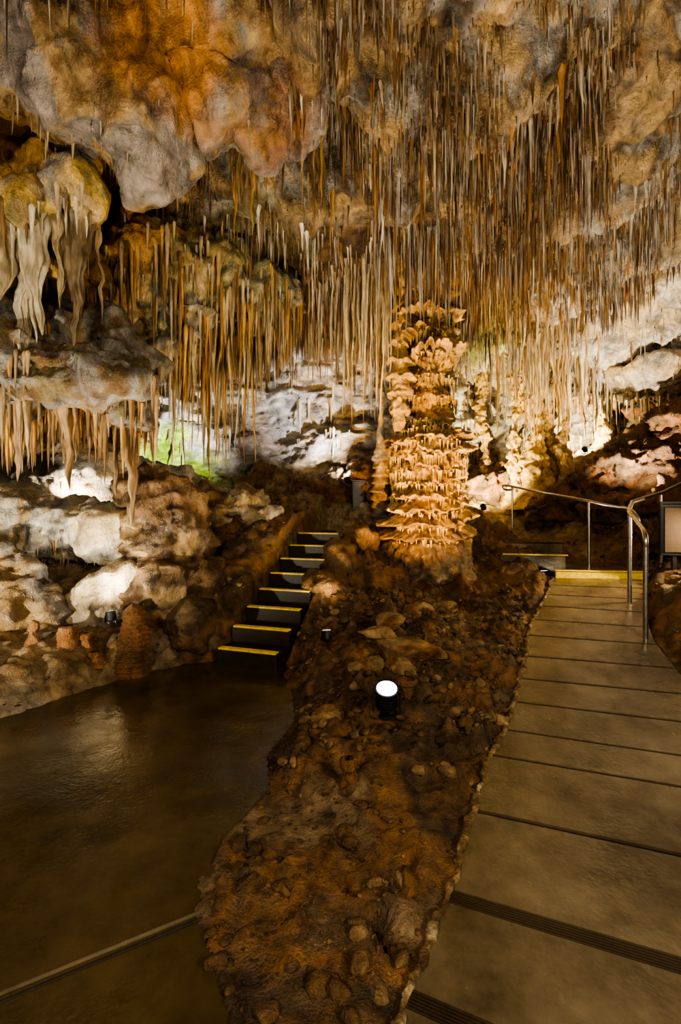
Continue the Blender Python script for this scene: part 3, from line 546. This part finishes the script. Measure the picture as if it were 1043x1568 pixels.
V = np.concatenate(Vs); mk('loose_rubble', V, np.concatenate(Fs), pal(V, [DARK, BROWN, BROWN, TAN, DARK], 3, 800), M_dirt, smooth=False)
# ------------------------------------------------------------ HANDRAILS
def rail(name, splines, rad):
    cu = bpy.data.curves.new(name, 'CURVE'); cu.dimensions = '3D'; cu.bevel_depth = rad; cu.bevel_resolution = 4; cu.use_fill_caps = True
    for pts in splines:
        sp_ = cu.splines.new('POLY'); sp_.points.add(len(pts)-1)
        for p, q in zip(sp_.points, pts): p.co = (*q, 1)
    cu.materials.append(M_steel); o = bpy.data.objects.new(name, cu); bpy.context.collection.objects.link(o); return o
def arc(a, b, c, n=8):
    a, b, c = map(np.array, (a, b, c)); return [tuple((1-t)**2*a+2*t*(1-t)*b+t*t*c) for t in np.linspace(0, 1, n)]
P1 = (3.60, 9.8, 2.22); P2_ = (3.85, 7.05, 1.82)
rail('handrail', [arc((3.66, 9.7, 2.12), (3.45, 9.9, 2.12), (3.5, 9.8, 2.22))+[P1, (3.78, 8.4, 2.0), P2_, (4.0, 6.9, 1.76)]+arc((4.15, 6.8, 1.72), (4.32, 6.7, 1.72), (4.32, 6.68, 1.6)), [(3.66, 9.7, 2.2), (3.66, 9.7, 1.2)], [(3.85, 7.05, 1.8), (3.85, 7.05, .8)], [(4.28, 6.75, 1.68), (4.28, 6.75, .8)]], .022)
rail('handrail', [arc((3.33, 5.1, 1.5), (3.28, 5.0, 1.62), (3.36, 5.3, 1.68))+[(3.75, 5.85, 1.78), (4.4, 6.2, 1.92), (5.4, 6.9, 2.2)], [(3.05, 4.55, 1.35), (3.05, 4.55, .35)], [(3.43, 5.4, 1.66), (3.43, 5.4, .55)], [(4.35, 6.17, 1.88), (4.35, 6.17, .8)],
     arc((3.05, 4.55, 1.30), (3.02, 4.5, 1.45), (3.15, 4.75, 1.48))+[(3.36, 5.3, 1.66)]], .024)
boxes('information_panel', [((4.3, 5.85, 1.42), (.34, .05, .66), -.3, 0), ((4.3, 5.815, 1.42), (.28, .012, .58), -.3, 1), ((4.3, 5.87, .95), (.05, .05, 1.0), -.3, 0), ((4.3, 5.85, 1.77), (.36, .09, .03), -.3, 0)], [M_black, plain('printed_panel', (.045, .022, .012), .7)])
boxes('electrical_cabinet', [((.33, 8.35, 1.95), (.26, .2, .5), .1, 0), ((.33, 8.24, 1.95), (.22, .02, .44), .1, 1), ((.33, 8.35, 2.215), (.3, .24, .03), .1, 0)], [M_black, plain('dark_metal_door', (.05, .035, .03), .4)])
# ------------------------------------------------------------ SPOTLIGHT FIXTURES
def lamp(loc, aim, size=.09, lens=None, power=60, col=(1, .8, .55), cone=100, soft=.04, blend=.8):
    lens = lens or M_lens
    bm = bmesh.new(); aimv = (Vector(aim)-Vector(loc)).normalized(); q = aimv.to_track_quat('Z', 'Y').to_matrix().to_4x4()
    def cyl(r1, r2, d, z, mi, seg=32, M=q):
        r = bmesh.ops.create_cone(bm, cap_ends=True, segments=seg, radius1=r1, radius2=r2, depth=d, matrix=M @ Matrix.Translation((0, 0, z)))
        for v in r['verts']:
            for f in v.link_faces: f.material_index = mi
    cyl(size*.75, size*.95, size*1.8, -size*.9, 0); cyl(size*1.05, size*1.05, size*.3, -.05*size, 0)
    for k_ in range(4): cyl(size*.95, size*.95, size*.08, -size*(.7+.28*k_), 0)
    cyl(size*.86, size*.86, size*.06, size*.12, 1)
    cyl(size*.8, size*.8, size*.2, 0, 0, M=Matrix.Translation((0, 0, -size*2.1)))
    for sx in (-1, 1):
        bmesh.ops.create_cube(bm, size=1, matrix=Matrix.Translation((sx*size*1.12, 0, -size*1.2)) @ Matrix.Diagonal((size*.12, size*.35, size*2, 1)))
    me = bpy.data.meshes.new('spotlight_fixture'); bm.to_mesh(me); bm.free(); me.materials.append(M_black); me.materials.append(lens)
    o = bpy.data.objects.new('spotlight_fixture', me); o.location = loc; bpy.context.collection.objects.link(o)
    l = bpy.data.lights.new('spot_beam', 'SPOT'); l.energy = power; l.color = col; l.spot_size = math.radians(cone); l.spot_blend = blend; l.shadow_soft_size = soft
    lo = bpy.data.objects.new('spot_beam', l); lo.parent = o; lo.location = aimv*(size*.35); lo.rotation_euler = aimv.to_track_quat('-Z', 'Y').to_euler(); bpy.context.collection.objects.link(lo)
    return o
def onz(x_, y_, dz_=.15): return (x_, y_, gz(x_, y_)+dz_)
WARM = (1, .58, .17); WARM2 = (1, .76, .42); COOL = (.82, .9, 1); NEU = (1, .88, .68)
lamp(onz(.33, 3.25, .17), (.28, 2.2, 3.2), .085, M_lens, 160, NEU, 145)
lamp(onz(.62, 4.75, .16), (1.4, 7.2, 2.7), .06, M_lens, 720, WARM, 66)
lamp(onz(-.15, 4.9, .14), (-.5, 6.3, 5), .05, M_lens, 260, WARM2, 120)
lamp(onz(-2.45, 4.85, .3), (-3.0, 5.7, 3.0), .05, M_lens, 80, NEU, 140)
lamp(onz(2.95, 6.6, .12), (2.8, 7.2, 5), .05, M_lens, 360, WARM2, 120)
lamp((.12, 8.25, 2.25), (-.6, 9.6, 3.9), .05, M_lens, 230, (.94, .94, 1), 95)
lamp(onz(-2.6, 7.9, .2), (-3.4, 9.0, 3.8), .05, M_lens, 230, (.85, .92, 1), 125)
lamp(onz(3.1, 9.9, .2), (3.3, 12, 4.2), .06, M_lensw, 620, (1, .84, .46), 140)
lamp(onz(5.9, 11.0, .2), (6.3, 12.3, 4.3), .06, M_lensw, 420, (1, .88, .6), 150)
lamp(onz(4.0, 9.6, .2), (4.7, 10.6, 4.5), .05, M_lens, 340, WARM, 120)
lamp(onz(-3.9, 6.6, .3), (-4.1, 7.6, 2.9), .05, M_lens, 80, NEU, 150)
lamp((-3.5, 5.9, 4.1), (-3.3, 5.5, 6), .05, M_lensw, 720, (1, .7, .28), 150)
lamp((-4.3, 5.6, 3.2), (-4.6, 7.5, 4), .05, M_lens, 160, COOL, 150)
lamp(onz(5.0, 7.9, .5), (6.0, 8.9, 6.0), .05, M_lens, 560, NEU, 120)
lamp(onz(4.1, 4.4, .2), (3.8, 4.8, 6), .05, M_lens, 390, NEU, 120)
lamp((-3.7, 2.5, .3), (-2.8, 5.2, 2.7), .06, M_lens, 380, NEU, 105)  # added fill spot, unseen at far left, cross-lights the balcony rocks
lamp((-1.7, 1.0, .15), (-1.4, 4.0, 5.6), .06, M_lens, 80, NEU, 110)  # added fill spot, unseen, brightens the hanging pendant
lamp(onz(4.9, 5.4, .3), (1.5, 6.2, .9), .06, M_lens, 190, WARM2, 90)  # added fill spot, unseen at right, lifts the dark mound below the column
def pt(loc, e, col, r=.4):  # added soft fill lights behind the camera, not lamps of the cave
    l = bpy.data.lights.new('fill_light', 'POINT'); l.energy = e; l.color = col; l.shadow_soft_size = r
    o = bpy.data.objects.new('fill_light', l); o.location = loc; bpy.context.collection.objects.link(o)
pt((-1.8, -1.4, 3.4), 205, (1, .86, .62), .3)
pt((3.2, -1.2, 3.0), 285, (1, .86, .62), .3)
w = bpy.data.worlds.new('cave_dark'); bpy.context.scene.world = w; w.use_nodes = True
w.node_tree.nodes['Background'].inputs[0].default_value = (1, .88, .7, 1); w.node_tree.nodes['Background'].inputs[1].default_value = .12
try:
    bpy.context.scene.view_settings.look = 'AgX - High Contrast'; bpy.context.scene.view_settings.exposure = 1.15
except Exception as e: print(e)
# ------------------------------------------------------------ CAMERA
cam = bpy.data.cameras.new('camera'); cam.sensor_fit = 'VERTICAL'; cam.sensor_height = 36; cam.lens = 16; cam.clip_start = .05
co = bpy.data.objects.new('camera', cam); co.location = (0, 0, H); co.rotation_euler = (math.pi/2, 0, 0); bpy.context.collection.objects.link(co)
bpy.context.scene.camera = co
